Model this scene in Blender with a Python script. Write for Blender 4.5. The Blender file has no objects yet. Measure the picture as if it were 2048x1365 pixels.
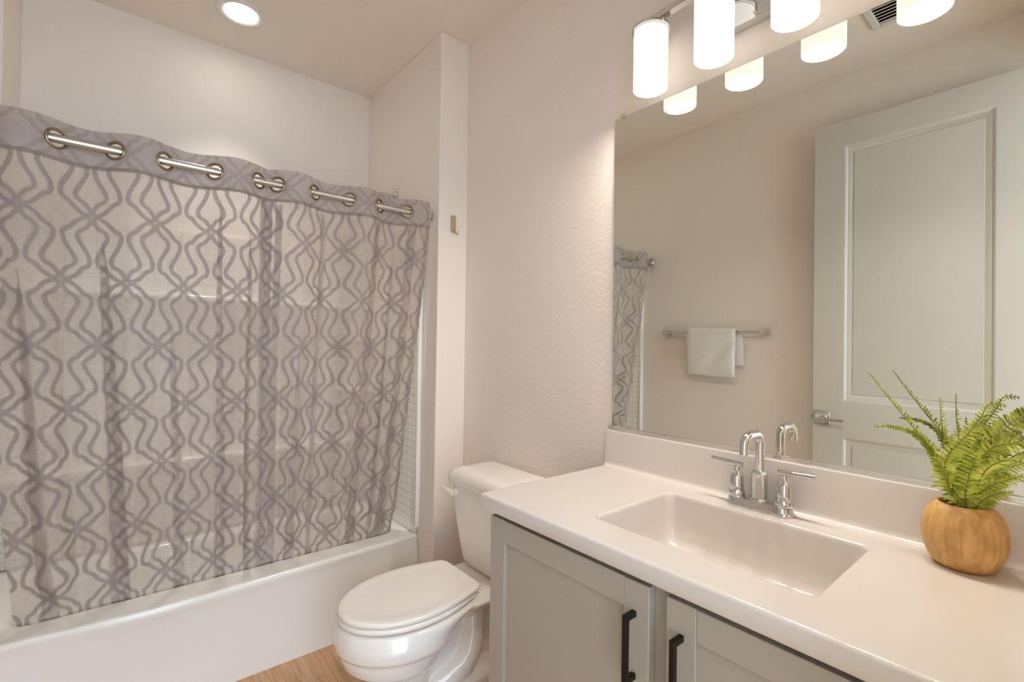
import bpy, bmesh, math, random
import numpy as np
from mathutils import Vector, Matrix

# ------------------------------------------------------------------ camera, world, exposure
scene = bpy.context.scene
COL = scene.collection
PI = math.pi

CAM_LOC = Vector((-1.3089, 0.0, 1.2886))
CAM_R = Vector((0.7685921, -0.63956834, 0.01478274))
CAM_U = Vector((-0.01706962, 0.002597, 0.99985093))
CAM_F = Vector((0.63951139, 0.76872986, 0.00892116))
cam_data = bpy.data.cameras.new('camera')
cam = bpy.data.objects.new('camera', cam_data)
COL.objects.link(cam)
cam_data.sensor_width = 36.0
cam_data.lens = 959.58 / 2048.0 * 36.0
cam_data.clip_start = 0.01
cam.matrix_world = Matrix(((CAM_R.x, CAM_U.x, -CAM_F.x, CAM_LOC.x),
                           (CAM_R.y, CAM_U.y, -CAM_F.y, CAM_LOC.y),
                           (CAM_R.z, CAM_U.z, -CAM_F.z, CAM_LOC.z),
                           (0, 0, 0, 1)))
scene.camera = cam

world = bpy.data.worlds.new('world')
scene.world = world
world.use_nodes = True
bg = world.node_tree.nodes['Background']
bg.inputs['Color'].default_value = (0.62, 0.80, 1.0, 1)     # daylight in the hall beyond the doorway
bg.inputs['Strength'].default_value = 3.9

scene.view_settings.view_transform = 'Standard'
scene.view_settings.look = 'None'
scene.view_settings.gamma = 1.0
scene.view_settings.use_curve_mapping = False
scene.view_settings.exposure = 0.80
try:
    scene.cycles.max_bounces = 14
    scene.cycles.diffuse_bounces = 8
    scene.cycles.glossy_bounces = 6
    scene.cycles.transparent_max_bounces = 16
    scene.cycles.sample_clamp_indirect = 6.0
    scene.cycles.caustics_reflective = False
except Exception:
    pass

LAMP_EMISSION = 0.60          # frosted glass shades over the mirror
DOWNLIGHT_WATTS = 1.8        # its downward beam
BULB_EMISSION = 102.0         # bulbs behind the open bottoms of the shades
DOWNLIGHT_EMISSION = 10.5    # recessed light above the tub

# ------------------------------------------------------------------ room numbers (metres)
H = 2.7432          # ceiling
XW = -1.650         # wall opposite the mirror
YB = 2.740          # wall behind the tub
XA = -1.610         # boxed-out upper wall at the far left of the alcove
YE = 0.0            # entry wall, room face
YW = 1.926          # face of the stub wall beside the tub
XS = -0.159         # alcove face of the stub wall
DOOR_X0, DOOR_X1, DOOR_H = -1.605, -0.74, 2.455

# ------------------------------------------------------------------ materials
def principled(name, color, rough=0.5, metal=0.0, spec=0.5, **kw):
    m = bpy.data.materials.new(name)
    m.use_nodes = True
    b = m.node_tree.nodes['Principled BSDF']
    b.inputs['Base Color'].default_value = (*color, 1)
    b.inputs['Roughness'].default_value = rough
    b.inputs['Metallic'].default_value = metal
    b.inputs['Specular IOR Level'].default_value = spec
    for k, v in kw.items():
        b.inputs[k.replace('_', ' ')].default_value = v
    return m

def add_bump(m, kind='noise', scale=60.0, strength=0.2, dist=0.002, detail=3.0, ramp=None):
    nt = m.node_tree
    b = nt.nodes['Principled BSDF']
    tc = nt.nodes.new('ShaderNodeTexCoord')
    if kind == 'noise':
        t = nt.nodes.new('ShaderNodeTexNoise')
        t.inputs['Scale'].default_value = scale
        t.inputs['Detail'].default_value = detail
        out = t.outputs['Fac']
    else:
        t = nt.nodes.new('ShaderNodeTexVoronoi')
        t.inputs['Scale'].default_value = scale
        out = t.outputs['Distance']
    nt.links.new(tc.outputs['Object'], t.inputs['Vector'])
    if ramp:
        r = nt.nodes.new('ShaderNodeValToRGB')
        r.color_ramp.elements[0].position = ramp[0]
        r.color_ramp.elements[1].position = ramp[1]
        nt.links.new(out, r.inputs['Fac'])
        out = r.outputs['Color']
    bp = nt.nodes.new('ShaderNodeBump')
    bp.inputs['Strength'].default_value = strength
    bp.inputs['Distance'].default_value = dist
    nt.links.new(out, bp.inputs['Height'])
    nt.links.new(bp.outputs['Normal'], b.inputs['Normal'])
    return m

def lin(r, g, b):
    f = lambda c: ((c / 255 + 0.055) / 1.055) ** 2.4 if c / 255 > 0.04045 else c / 255 / 12.92
    return (f(r), f(g), f(b))

M = {}
M['paint'] = add_bump(principled('wall_paint', lin(235, 226, 216), 0.42, spec=0.35), 'noise', 62, 0.18, 0.0018, 2.0, (0.42, 0.62))
M['ceiling'] = add_bump(principled('ceiling_paint', lin(233, 223, 211), 0.6, spec=0.3), 'noise', 62, 0.25, 0.0018, 2.0, (0.42, 0.62))
M['trim'] = principled('trim_white', lin(226, 223, 216), 0.32)
M['door'] = principled('door_white', lin(200, 194, 182), 0.35)
M['acrylic'] = principled('tub_acrylic', lin(236, 233, 226), 0.16)
M['porcelain'] = principled('porcelain', lin(238, 233, 226), 0.07, Coat_Weight=0.4, Coat_Roughness=0.03)
M['plastic'] = principled('seat_plastic', lin(238, 232, 225), 0.2)
M['marble'] = principled('cultured_marble', lin(214, 207, 200), 0.12, Coat_Weight=0.3, Coat_Roughness=0.05)
M['cabinet'] = principled('cabinet_gray', lin(168, 160, 147), 0.36)
M['dark'] = principled('shadow_gap', (0.02, 0.018, 0.015), 0.8)
M['bronze'] = principled('dark_bronze', (0.018, 0.013, 0.010), 0.38, 0.6)
M['chrome'] = principled('chrome', (0.68, 0.68, 0.68), 0.03, 1.0)
M['brushed'] = principled('brushed_steel', (0.62, 0.60, 0.57), 0.30, 1.0)
M['ring'] = principled('antique_brass', (0.34, 0.27, 0.17), 0.3, 1.0)
M['brass'] = principled('brass', (0.42, 0.30, 0.14), 0.35, 1.0)
M['channel'] = principled('bright_channel', (0.93, 0.91, 0.89), 0.13, 1.0)
M['mirror'] = principled('mirror_silver', (0.865, 0.87, 0.805), 0.0, 1.0)
M['clear'] = principled('clear_plastic', (0.95, 0.95, 0.95), 0.08, Transmission_Weight=0.9)
M['hook'] = principled('hook_metal', lin(196, 178, 150), 0.3, 0.7)
M['soil'] = add_bump(principled('moss', (0.018, 0.03, 0.010), 0.9), 'noise', 300, 1.0, 0.004)
M['towel'] = add_bump(principled('terry', lin(250, 244, 233), 0.95, spec=0.1, Sheen_Weight=0.5), 'noise', 300, 1.0, 0.007, 4)
M['vent'] = principled('vent_white', lin(214, 208, 198), 0.5)

def emission(name, color, strength, base=(0.9, 0.9, 0.88)):
    m = principled(name, base, 0.35)
    b = m.node_tree.nodes['Principled BSDF']
    b.inputs['Emission Color'].default_value = (*color, 1)
    b.inputs['Emission Strength'].default_value = strength
    return m
M['shade'] = emission('lit_frosted_glass', (1.0, 0.93, 0.84), LAMP_EMISSION, (0.42, 0.40, 0.38))
M['bulb'] = emission('lit_bulb', (1.0, 0.925, 0.83), BULB_EMISSION)
M['lens'] = emission('lit_downlight_lens', (1.0, 0.965, 0.92), DOWNLIGHT_EMISSION)

def surround_mat():
    m = principled('surround_tile_pattern', lin(234, 230, 221), 0.16)
    nt = m.node_tree
    b = nt.nodes['Principled BSDF']
    geo = nt.nodes.new('ShaderNodeNewGeometry')
    sep = nt.nodes.new('ShaderNodeSeparateXYZ')
    nt.links.new(geo.outputs['Position'], sep.inputs[0])
    add = nt.nodes.new('ShaderNodeMath'); add.operation = 'ADD'
    nt.links.new(sep.outputs['X'], add.inputs[0]); nt.links.new(sep.outputs['Y'], add.inputs[1])
    cmb = nt.nodes.new('ShaderNodeCombineXYZ')
    nt.links.new(add.outputs[0], cmb.inputs['X']); nt.links.new(sep.outputs['Z'], cmb.inputs['Y'])
    br = nt.nodes.new('ShaderNodeTexBrick')
    br.offset = 0.0
    br.inputs['Scale'].default_value = 1.0
    br.inputs['Brick Width'].default_value = 0.05
    br.inputs['Row Height'].default_value = 0.037
    br.inputs['Mortar Size'].default_value = 0.0016
    br.inputs['Mortar Smooth'].default_value = 0.4
    nt.links.new(cmb.outputs[0], br.inputs['Vector'])
    bp = nt.nodes.new('ShaderNodeBump')
    bp.invert = True
    bp.inputs['Strength'].default_value = 0.8
    bp.inputs['Distance'].default_value = 0.0025
    nt.links.new(br.outputs['Fac'], bp.inputs['Height'])
    nt.links.new(bp.outputs['Normal'], b.inputs['Normal'])
    mx = nt.nodes.new('ShaderNodeMix'); mx.data_type = 'RGBA'
    mx.inputs[6].default_value = (*lin(234, 230, 221), 1)
    mx.inputs[7].default_value = (*lin(206, 200, 188), 1)
    nt.links.new(br.outputs['Fac'], mx.inputs[0])
    nt.links.new(mx.outputs[2], b.inputs['Base Color'])
    return m
M['surround'] = surround_mat()

def floor_mat():
    m = principled('wood_look_tile', (0.4, 0.28, 0.18), 0.34)
    nt = m.node_tree
    b = nt.nodes['Principled BSDF']
    geo = nt.nodes.new('ShaderNodeNewGeometry')
    sep = nt.nodes.new('ShaderNodeSeparateXYZ')
    nt.links.new(geo.outputs['Position'], sep.inputs[0])
    ax = nt.nodes.new('ShaderNodeMath'); ax.operation = 'ADD'; ax.inputs[1].default_value = 0.698 + 1.51
    nt.links.new(sep.outputs['X'], ax.inputs[0])
    cmb = nt.nodes.new('ShaderNodeCombineXYZ')
    nt.links.new(sep.outputs['Y'], cmb.inputs['X']); nt.links.new(ax.outputs[0], cmb.inputs['Y'])
    br = nt.nodes.new('ShaderNodeTexBrick')
    br.offset = 0.37
    br.inputs['Scale'].default_value = 1.0
    br.inputs['Brick Width'].default_value = 0.9
    br.inputs['Row Height'].default_value = 0.151
    br.inputs['Mortar Size'].default_value = 0.002
    br.inputs['Mortar Smooth'].default_value = 0.1
    br.inputs['Color1'].default_value = (0.58, 0.345, 0.18, 1)
    br.inputs['Color2'].default_value = (0.66, 0.41, 0.22, 1)
    br.inputs['Mortar'].default_value = (0.60, 0.52, 0.42, 1)
    nt.links.new(cmb.outputs[0], br.inputs['Vector'])
    mp = nt.nodes.new('ShaderNodeMapping'); mp.inputs['Scale'].default_value = (60, 4, 1)
    nt.links.new(geo.outputs['Position'], mp.inputs['Vector'])
    nz = nt.nodes.new('ShaderNodeTexNoise'); nz.inputs['Scale'].default_value = 1.0; nz.inputs['Detail'].default_value = 6
    nz.inputs['Distortion'].default_value = 0.6
    nt.links.new(mp.outputs[0], nz.inputs['Vector'])
    rp = nt.nodes.new('ShaderNodeValToRGB')
    rp.color_ramp.elements[0].position = 0.3; rp.color_ramp.elements[0].color = (0.72, 0.68, 0.62, 1)
    rp.color_ramp.elements[1].position = 0.7; rp.color_ramp.elements[1].color = (1.12, 1.1, 1.08, 1)
    nt.links.new(nz.outputs['Fac'], rp.inputs['Fac'])
    mx = nt.nodes.new('ShaderNodeMix'); mx.data_type = 'RGBA'; mx.blend_type = 'MULTIPLY'; mx.inputs[0].default_value = 1.0
    nt.links.new(br.outputs['Color'], mx.inputs[6]); nt.links.new(rp.outputs['Color'], mx.inputs[7])
    nt.links.new(mx.outputs[2], b.inputs['Base Color'])
    bp = nt.nodes.new('ShaderNodeBump'); bp.invert = True
    bp.inputs['Strength'].default_value = 0.4; bp.inputs['Distance'].default_value = 0.002
    nt.links.new(br.outputs['Fac'], bp.inputs['Height']); nt.links.new(bp.outputs['Normal'], b.inputs['Normal'])
    return m
M['floor'] = floor_mat()

def wood_mat():
    m = principled('turned_wood', (0.5, 0.3, 0.1), 0.42)
    nt = m.node_tree
    b = nt.nodes['Principled BSDF']
    tc = nt.nodes.new('ShaderNodeTexCoord')
    mp = nt.nodes.new('ShaderNodeMapping'); mp.inputs['Scale'].default_value = (70, 70, 5)
    nt.links.new(tc.outputs['Object'], mp.inputs['Vector'])
    nz = nt.nodes.new('ShaderNodeTexNoise'); nz.inputs['Scale'].default_value = 1; nz.inputs['Detail'].default_value = 5
    nz.inputs['Distortion'].default_value = 0.8
    nt.links.new(mp.outputs[0], nz.inputs['Vector'])
    rp = nt.nodes.new('ShaderNodeValToRGB')
    e = rp.color_ramp.elements
    e[0].position = 0.28; e[0].color = (*lin(190, 138, 72), 1)
    e[1].position = 0.72; e[1].color = (*lin(228, 184, 118), 1)
    nt.links.new(nz.outputs['Fac'], rp.inputs['Fac'])
    nz2 = nt.nodes.new('ShaderNodeTexNoise'); nz2.inputs['Scale'].default_value = 22; nz2.inputs['Detail'].default_value = 2
    nt.links.new(tc.outputs['Object'], nz2.inputs['Vector'])
    mx = nt.nodes.new('ShaderNodeMix'); mx.data_type = 'RGBA'; mx.blend_type = 'MULTIPLY'
    mx.inputs[0].default_value = 0.5
    rp2 = nt.nodes.new('ShaderNodeValToRGB')
    rp2.color_ramp.elements[0].position = 0.35; rp2.color_ramp.elements[0].color = (0.62, 0.55, 0.45, 1)
    rp2.color_ramp.elements[1].position = 0.6; rp2.color_ramp.elements[1].color = (1, 1, 1, 1)
    nt.links.new(nz2.outputs['Fac'], rp2.inputs['Fac'])
    nt.links.new(rp.outputs['Color'], mx.inputs[6]); nt.links.new(rp2.outputs['Color'], mx.inputs[7])
    nt.links.new(mx.outputs[2], b.inputs['Base Color'])
    return m
M['wood'] = wood_mat()

def leaf_mat():
    m = bpy.data.materials.new('fern_leaf')
    m.use_nodes = True
    nt = m.node_tree
    b = nt.nodes['Principled BSDF']
    b.inputs['Roughness'].default_value = 0.42
    tc = nt.nodes.new('ShaderNodeTexCoord')
    nz = nt.nodes.new('ShaderNodeTexNoise'); nz.inputs['Scale'].default_value = 55
    nt.links.new(tc.outputs['Object'], nz.inputs['Vector'])
    rp = nt.nodes.new('ShaderNodeValToRGB')
    e = rp.color_ramp.elements
    e[0].position = 0.3; e[0].color = (*lin(150, 170, 50), 1)
    e[1].position = 0.7; e[1].color = (*lin(236, 240, 122), 1)
    nt.links.new(nz.outputs['Fac'], rp.inputs['Fac'])
    nt.links.new(rp.outputs['Color'], b.inputs['Base Color'])
    tr = nt.nodes.new('ShaderNodeBsdfTranslucent')
    nt.links.new(rp.outputs['Color'], tr.inputs['Color'])
    mx = nt.nodes.new('ShaderNodeMixShader'); mx.inputs[0].default_value = 0.3
    out = nt.nodes['Material Output']
    nt.links.new(b.outputs[0], mx.inputs[1]); nt.links.new(tr.outputs[0], mx.inputs[2])
    nt.links.new(mx.outputs[0], out.inputs['Surface'])
    return m
M['leaf'] = leaf_mat()
M['stem'] = principled('fern_stem', lin(140, 140, 52), 0.5)

def fabric_mat(name, base, line, a_base, a_line, line_amt=1.0):
    """Sheer woven cloth; the woven trellis comes from the mesh attribute 'weave' (distance to its lines)."""
    m = bpy.data.materials.new(name)
    m.use_nodes = True
    nt = m.node_tree
    nt.nodes.remove(nt.nodes['Principled BSDF'])
    out = nt.nodes['Material Output']
    at = nt.nodes.new('ShaderNodeAttribute'); at.attribute_name = 'weave'
    mr = nt.nodes.new('ShaderNodeMapRange'); mr.interpolation_type = 'SMOOTHSTEP'
    mr.inputs['From Min'].default_value = 0.0054
    mr.inputs['From Max'].default_value = 0.0074
    mr.inputs['To Min'].default_value = line_amt
    mr.inputs['To Max'].default_value = 0.0
    nt.links.new(at.outputs['Fac'], mr.inputs['Value'])
    col = nt.nodes.new('ShaderNodeMix'); col.data_type = 'RGBA'
    col.inputs[6].default_value = (*base, 1); col.inputs[7].default_value = (*line, 1)
    nt.links.new(mr.outputs[0], col.inputs[0])
    # slubby linen threads
    tc = nt.nodes.new('ShaderNodeTexCoord')
    mp = nt.nodes.new('ShaderNodeMapping'); mp.inputs['Scale'].default_value = (40, 40, 620)
    nt.links.new(tc.outputs['Object'], mp.inputs['Vector'])
    nz = nt.nodes.new('ShaderNodeTexNoise'); nz.inputs['Scale'].default_value = 1.0; nz.inputs['Detail'].default_value = 2
    nt.links.new(mp.outputs[0], nz.inputs['Vector'])
    mp2 = nt.nodes.new('ShaderNodeMapping'); mp2.inputs['Scale'].default_value = (620, 620, 30)
    nt.links.new(tc.outputs['Object'], mp2.inputs['Vector'])
    nz2 = nt.nodes.new('ShaderNodeTexNoise'); nz2.inputs['Scale'].default_value = 1.0; nz2.inputs['Detail'].default_value = 2
    nt.links.new(mp2.outputs[0], nz2.inputs['Vector'])
    ad = nt.nodes.new('ShaderNodeMath'); ad.operation = 'ADD'
    nt.links.new(nz.outputs['Fac'], ad.inputs[0]); nt.links.new(nz2.outputs['Fac'], ad.inputs[1])
    mrt = nt.nodes.new('ShaderNodeMapRange')
    mrt.inputs['From Min'].default_value = 0.6; mrt.inputs['From Max'].default_value = 1.4
    mrt.inputs['To Min'].default_value = 0.90; mrt.inputs['To Max'].default_value = 1.08
    nt.links.new(ad.outputs[0], mrt.inputs['Value'])
    mul = nt.nodes.new('ShaderNodeMix'); mul.data_type = 'RGBA'; mul.blend_type = 'MULTIPLY'; mul.inputs[0].default_value = 1
    nt.links.new(col.outputs[2], mul.inputs[6]); nt.links.new(mrt.outputs[0], mul.inputs[7])
    di = nt.nodes.new('ShaderNodeBsdfDiffuse'); tl = nt.nodes.new('ShaderNodeBsdfTranslucent')
    nt.links.new(mul.outputs[2], di.inputs['Color']); nt.links.new(mul.outputs[2], tl.inputs['Color'])
    m1 = nt.nodes.new('ShaderNodeMixShader'); m1.inputs[0].default_value = 0.28
    nt.links.new(di.outputs[0], m1.inputs[1]); nt.links.new(tl.outputs[0], m1.inputs[2])
    tp = nt.nodes.new('ShaderNodeBsdfTransparent')
    al = nt.nodes.new('ShaderNodeMapRange')
    al.inputs['To Min'].default_value = a_base; al.inputs['To Max'].default_value = a_line
    nt.links.new(mr.outputs[0], al.inputs['Value'])
    m2 = nt.nodes.new('ShaderNodeMixShader')
    nt.links.new(al.outputs[0], m2.inputs[0])
    nt.links.new(tp.outputs[0], m2.inputs[1]); nt.links.new(m1.outputs[0], m2.inputs[2])
    nt.links.new(m2.outputs[0], out.inputs['Surface'])
    return m
M['sheer'] = fabric_mat('sheer_linen', lin(210, 197, 187), lin(166, 155, 151), 0.58, 0.88)
M['header'] = fabric_mat('doubled_linen', lin(190, 178, 170), lin(164, 154, 150), 0.975, 0.985, 0.6)

M['seam'] = fabric_mat('stitched_seam', lin(172, 160, 153), lin(156, 146, 142), 0.95, 0.97, 0.6)

# ------------------------------------------------------------------ mesh helpers
class MB:
    def __init__(self):
        self.v = []; self.f = []
    def add(self, vs, fs):
        o = len(self.v)
        self.v += [tuple(p) for p in vs]
        self.f += [tuple(i + o for i in f) for f in fs]
        return self
    def box(self, x0, x1, y0, y1, z0, z1):
        vs = [(x, y, z) for x in (x0, x1) for y in (y0, y1) for z in (z0, z1)]
        return self.add(vs, [(0, 1, 3, 2), (4, 6, 7, 5), (0, 4, 5, 1), (2, 3, 7, 6), (0, 2, 6, 4), (1, 5, 7, 3)])
    def loft(self, rings, cap0=True, cap1=True, closed=True):
        n = len(rings[0]); vs = [p for r in rings for p in r]; fs = []
        for k in range(len(rings) - 1):
            for i in range(n if closed else n - 1):
                j = (i + 1) % n
                fs.append((k * n + i, k * n + j, (k + 1) * n + j, (k + 1) * n + i))
        if cap0: fs.append(tuple(range(n - 1, -1, -1)))
        if cap1: fs.append(tuple(range((len(rings) - 1) * n, len(rings) * n)))
        return self.add(vs, fs)
    def tube(self, pts, r, n=16, caps=True):
        pts = [Vector(p) for p in pts]
        rr = r if isinstance(r, (list, tuple)) else [r] * len(pts)
        rings = []; up = None
        for i, p in enumerate(pts):
            t = (pts[min(i + 1, len(pts) - 1)] - pts[max(i - 1, 0)]).normalized()
            if up is None:
                up = Vector((0, 0, 1)) if abs(t.z) < 0.9 else Vector((1, 0, 0))
            up = (up - t * up.dot(t)).normalized()
            s = t.cross(up)
            rings.append([tuple(p + (up * math.cos(a) + s * math.sin(a)) * rr[i]) for a in [2 * PI * k / n for k in range(n)]])
        return self.loft(rings, caps, caps)
    def lathe(self, prof, c=(0, 0, 0), axis='z', n=40, cap0=False, cap1=False):
        rings = []
        for r, h in prof:
            ring = []
            for k in range(n):
                a = 2 * PI * k / n
                u, w = r * math.cos(a), r * math.sin(a)
                if axis == 'z': q = (c[0] + u, c[1] + w, c[2] + h)
                elif axis == 'x': q = (c[0] + h, c[1] + u, c[2] + w)
                else: q = (c[0] + w, c[1] + h, c[2] + u)
                ring.append(q)
            rings.append(ring)
        return self.loft(rings, cap0, cap1)
    def build(self, name, mat, parent=None, smooth=True, angle=35, bevel=0.0, seg=2, subsurf=0, origin=None):
        me = bpy.data.meshes.new(name)
        off = Vector((0, 0, 0))
        if parent is not None:
            q = parent
            while q.parent: q = q.parent
            off = q.location.copy()
        elif origin is not None:
            off = Vector(origin)
        me.from_pydata([tuple(Vector(p) - off) for p in self.v], [], self.f)
        bm = bmesh.new(); bm.from_mesh(me)
        bmesh.ops.recalc_face_normals(bm, faces=bm.faces)
        bm.to_mesh(me); bm.free()
        me.materials.append(mat)
        o = bpy.data.objects.new(name, me)
        COL.objects.link(o)
        if parent is not None: o.parent = parent
        elif origin is not None: o.location = off
        if smooth:
            me.polygons.foreach_set('use_smooth', [True] * len(me.polygons))
            try: me.set_sharp_from_angle(angle=math.radians(angle))
            except Exception: pass
        if bevel > 0:
            b = o.modifiers.new('bevel', 'BEVEL'); b.width = bevel; b.segments = seg
            b.limit_method = 'ANGLE'; b.angle_limit = math.radians(40); b.harden_normals = False
        if subsurf:
            s = o.modifiers.new('subsurf', 'SUBSURF'); s.levels = subsurf; s.render_levels = subsurf
        return o

def empty(name, loc):
    o = bpy.data.objects.new(name, None)
    o.empty_display_size = 0.05
    COL.objects.link(o); o.location = loc
    return o

def tag(o, label, cat, group=None, kind=None):
    o['label'] = label; o['category'] = cat
    if group: o['group'] = group
    if kind: o['kind'] = kind
    return o

def struct(o, label=None):
    o['kind'] = 'structure'
    if label: o['label'] = label
    return o

def rrect(x0, x1, y0, y1, r, z, k=4, m=6):
    """Closed loop of a rounded rectangle, always 4*(k+m) points so loops bridge by index."""
    pts = []
    cs = [((x1 - r, y1 - r), 0), ((x0 + r, y1 - r), PI / 2), ((x0 + r, y0 + r), PI), ((x1 - r, y0 + r), 1.5 * PI)]
    for ci, ((cx, cy), a0) in enumerate(cs):
        arc = [(cx + r * math.cos(a0 + PI / 2 * t / (m - 1)), cy + r * math.sin(a0 + PI / 2 * t / (m - 1))) for t in range(m)]
        pts += arc
        nx, na = cs[(ci + 1) % 4]
        q = (nx[0] + r * math.cos(na), nx[1] + r * math.sin(na))
        for t in range(1, k + 1):
            s = t / (k + 1)
            pts.append((arc[-1][0] * (1 - s) + q[0] * s, arc[-1][1] * (1 - s) + q[1] * s))
    return [(x, y, z) for x, y in pts]

# ------------------------------------------------------------------ the setting
T = 0.10
struct(MB().box(-2.0, T, -2.4, YB + T, -0.06, 0).build('floor', M['floor'], smooth=False))  # runs on unseen past the doorway to block daylight from below
struct(MB().box(-2.0, T, -1.15, YB + T, H, H + 0.06).build('ceiling', M['ceiling'], smooth=False))  # carried beyond the doorway, unseen, to cut daylight from above
struct(MB().box(0, T, YE - 0.12, YB + T, 0, H).build('wall_right', M['paint'], smooth=False))
struct(MB().box(XW - T, XW, YE - 0.12, YB + T, 0, H).build('wall_left', M['paint'], smooth=False))
struct(MB().box(XW, 0, YB, YB + T, 0, H).build('wall_back', M['paint'], smooth=False))
struct(MB().box(XS, 0, YW, YB, 0, H).build('wall_alcove', M['paint'], smooth=False, bevel=0.004))
we = MB().box(DOOR_X1, 0, YE - 0.12, YE, 0, H).box(XW, DOOR_X0, YE - 0.12, YE, 0, H).box(DOOR_X0, DOOR_X1, YE - 0.12, YE, DOOR_H + 0.01, H)
struct(we.build('wall_entry', M['paint'], smooth=False))
struct(MB().box(-2.0, -1.9, -1.15, YE - 0.12, 0, H).build('hall_light_baffle_left', M['paint'], smooth=False))  # unseen side added to narrow the daylight entering through the doorway
struct(MB().box(-0.45, -0.35, -1.15, YE - 0.12, 0, H).build('hall_light_baffle_right', M['paint'], smooth=False))  # added opposite side, out of view, keeping oblique daylight off near surfaces
tr = MB()
tr.box(DOOR_X1, DOOR_X1 + 0.06, YE, YE + 0.014, 0, DOOR_H + 0.07)
tr.box(DOOR_X0 - 0.03, DOOR_X1, YE, YE + 0.014, DOOR_H + 0.012, DOOR_H + 0.07)
tr.box(DOOR_X1 - 0.016, DOOR_X1, YE - 0.12, YE, 0, DOOR_H)
struct(tr.build('trim_1', M['trim'], smooth=False, bevel=0.003))

struct(MB().box(XW, XA, 2.34, YB, 1.84, H).build('wall_alcove_left', M['paint'], smooth=False, bevel=0.003))

# ---- door standing open in front of the left wall
DF = XW + 0.102                # room-side face of the leaf
DB = DF - 0.035
D0, D1 = 0.115, 0.930
def door_leaf():
    b = MB()
    z0, z1 = 0.012, DOOR_H
    py0, py1 = D0 + 0.135, D1 - 0.135
    holes = [(py0, py1, 1.030, z1 - 0.125), (py0, py1, 0.22, 0.846)]
    b.box(DB, DB + 0.012, D0, D1, z0, z1)
    b.box(DB, DF, D0, py0, z0, z1); b.box(DB, DF, py1, D1, z0, z1)
    b.box(DB, DF, py0, py1, z0, 0.22); b.box(DB, DF, py0, py1, 0.846, 1.030); b.box(DB, DF, py0, py1, z1 - 0.125, z1)
    return b, holes
b, holes = door_leaf()
door = struct(b.build('door_1', M['door'], smooth=False), 'white two panel door standing open against the left wall')
for (a0, a1, c0, c1) in holes:
    prof = [(0.0, 0.0), (0.006, -0.002), (0.012, -0.007), (0.02, -0.0085), (0.030, -0.014), (0.036, -0.0155), (0.038, -0.012)]
    rings = [[(DF + d, a0 + w, c0 + w), (DF + d, a1 - w, c0 + w), (DF + d, a1 - w, c1 - w), (DF + d, a0 + w, c1 - w)] for w, d in prof]
    MB().loft(rings, False, True).build('door_panel', M['door'], door, smooth=True, angle=20)
hy, hz = 0.885, 0.936
hb = MB().box(DF, DF + 0.008, hy - 0.034, hy + 0.034, hz - 0.034, hz + 0.034)
handle = hb.build('door_handle', M['chrome'], door, bevel=0.002)
handle['label'] = 'chrome lever handle on a square plate'
lv = MB().tube([(DF + 0.008, hy, hz), (DF + 0.038, hy, hz), (DF + 0.046, hy - 0.004, hz)], 0.011, 20)
lv.tube([(DF + 0.048, hy + 0.010, hz), (DF + 0.049, hy - 0.02, hz), (DF + 0.049, hy - 0.105, hz - 0.001)], 0.0075, 16)
lv.build('handle_lever', M['chrome'], handle, angle=50)
MB().box(DB + 0.008, DF - 0.008, D1, D1 + 0.008, hz - 0.012, hz + 0.012).build('door_latch', M['brass'], door, bevel=0.001)
for zz in (0.25, 1.25, 2.25):
    MB().tube([(DF - 0.002, D0 - 0.006, zz - 0.045), (DF - 0.002, D0 - 0.006, zz + 0.045)], 0.006, 12).build('door_hinge', M['brushed'], door)

# ------------------------------------------------------------------ bathtub
TUB_Z = 0.372
def tub_front_y(x):
    xs = [-1.645, -1.55, -1.44, -1.35, -1.2, -0.89, -0.5, -0.2, -0.15]
    ys = [2.066, 2.062, 2.050, 2.040, 2.026, 2.036, 2.054, 2.068, 2.070]
    return float(np.interp(x, xs, ys))
XL, XR = XW + 0.002, XS - 0.002
N = 60
def tub():
    b = MB()
    xs = [XL + (XR - XL) * i / N for i in range(N + 1)]
    def sm(x):
        return sum(tub_front_y(x + d) for d in (-0.06, -0.03, 0, 0.03, 0.06)) / 5
    rows = []
    prof = [(0.022, 0.0, 0), (0.020, 0.10, 0), (0.012, TUB_Z - 0.075, 0), (0.008, TUB_Z - 0.035, 1), (0.003, TUB_Z - 0.020, 1),
            (0.003, TUB_Z - 0.010, 1), (0.009, TUB_Z - 0.002, 1), (0.018, TUB_Z, 1)]
    for off, z, lip in prof:
        row = []
        for x in xs:
            yb = 2.050
            y = (sm(x) if lip else yb + 0.25 * (sm(x) - yb)) + off
            if not lip and z < 0.2: y = yb + 0.012
            row.append((x, y, z))
        rows.append(row)
    b.loft(rows, False, False, closed=False)
    # deck to basin: outer loop follows the lip, inner loops are rounded
    K, Mm = 14, 10
    inner0 = rrect(XL + 0.080, XR - 0.06, 2.160, YB - 0.075, 0.07, TUB_Z, K, Mm)
    outer = []
    for (x, y, z) in rrect(XL, XR, 2.045, YB - 0.012, 0.001, TUB_Z, K, Mm):
        if y < 2.06: y = sm(x) + 0.018
        outer.append((x, y, z))
    rings = [outer, [(x + (0.008 if x < -1.6 else (-0.008 if x > -0.2 else 0)), y + (0.01 if y < 2.1 else -0.005), z) for x, y, z in outer], rrect(XL + 0.072, XR - 0.052, 2.152, YB - 0.067, 0.075, TUB_Z, K, Mm), inner0]
    for off, z in ((0.008, TUB_Z - 0.003), (0.016, TUB_Z - 0.012), (0.022, TUB_Z - 0.03), (0.05, 0.20), (0.075, 0.11), (0.11, 0.075), (0.16, 0.065)):
        rings.append(rrect(XL + 0.080 + off * 1.2, XR - 0.06 - off * 1.1, 2.160 + off, YB - 0.075 - off, 0.07, z, K, Mm))
    b.loft(rings, False, True)
    return b
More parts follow.
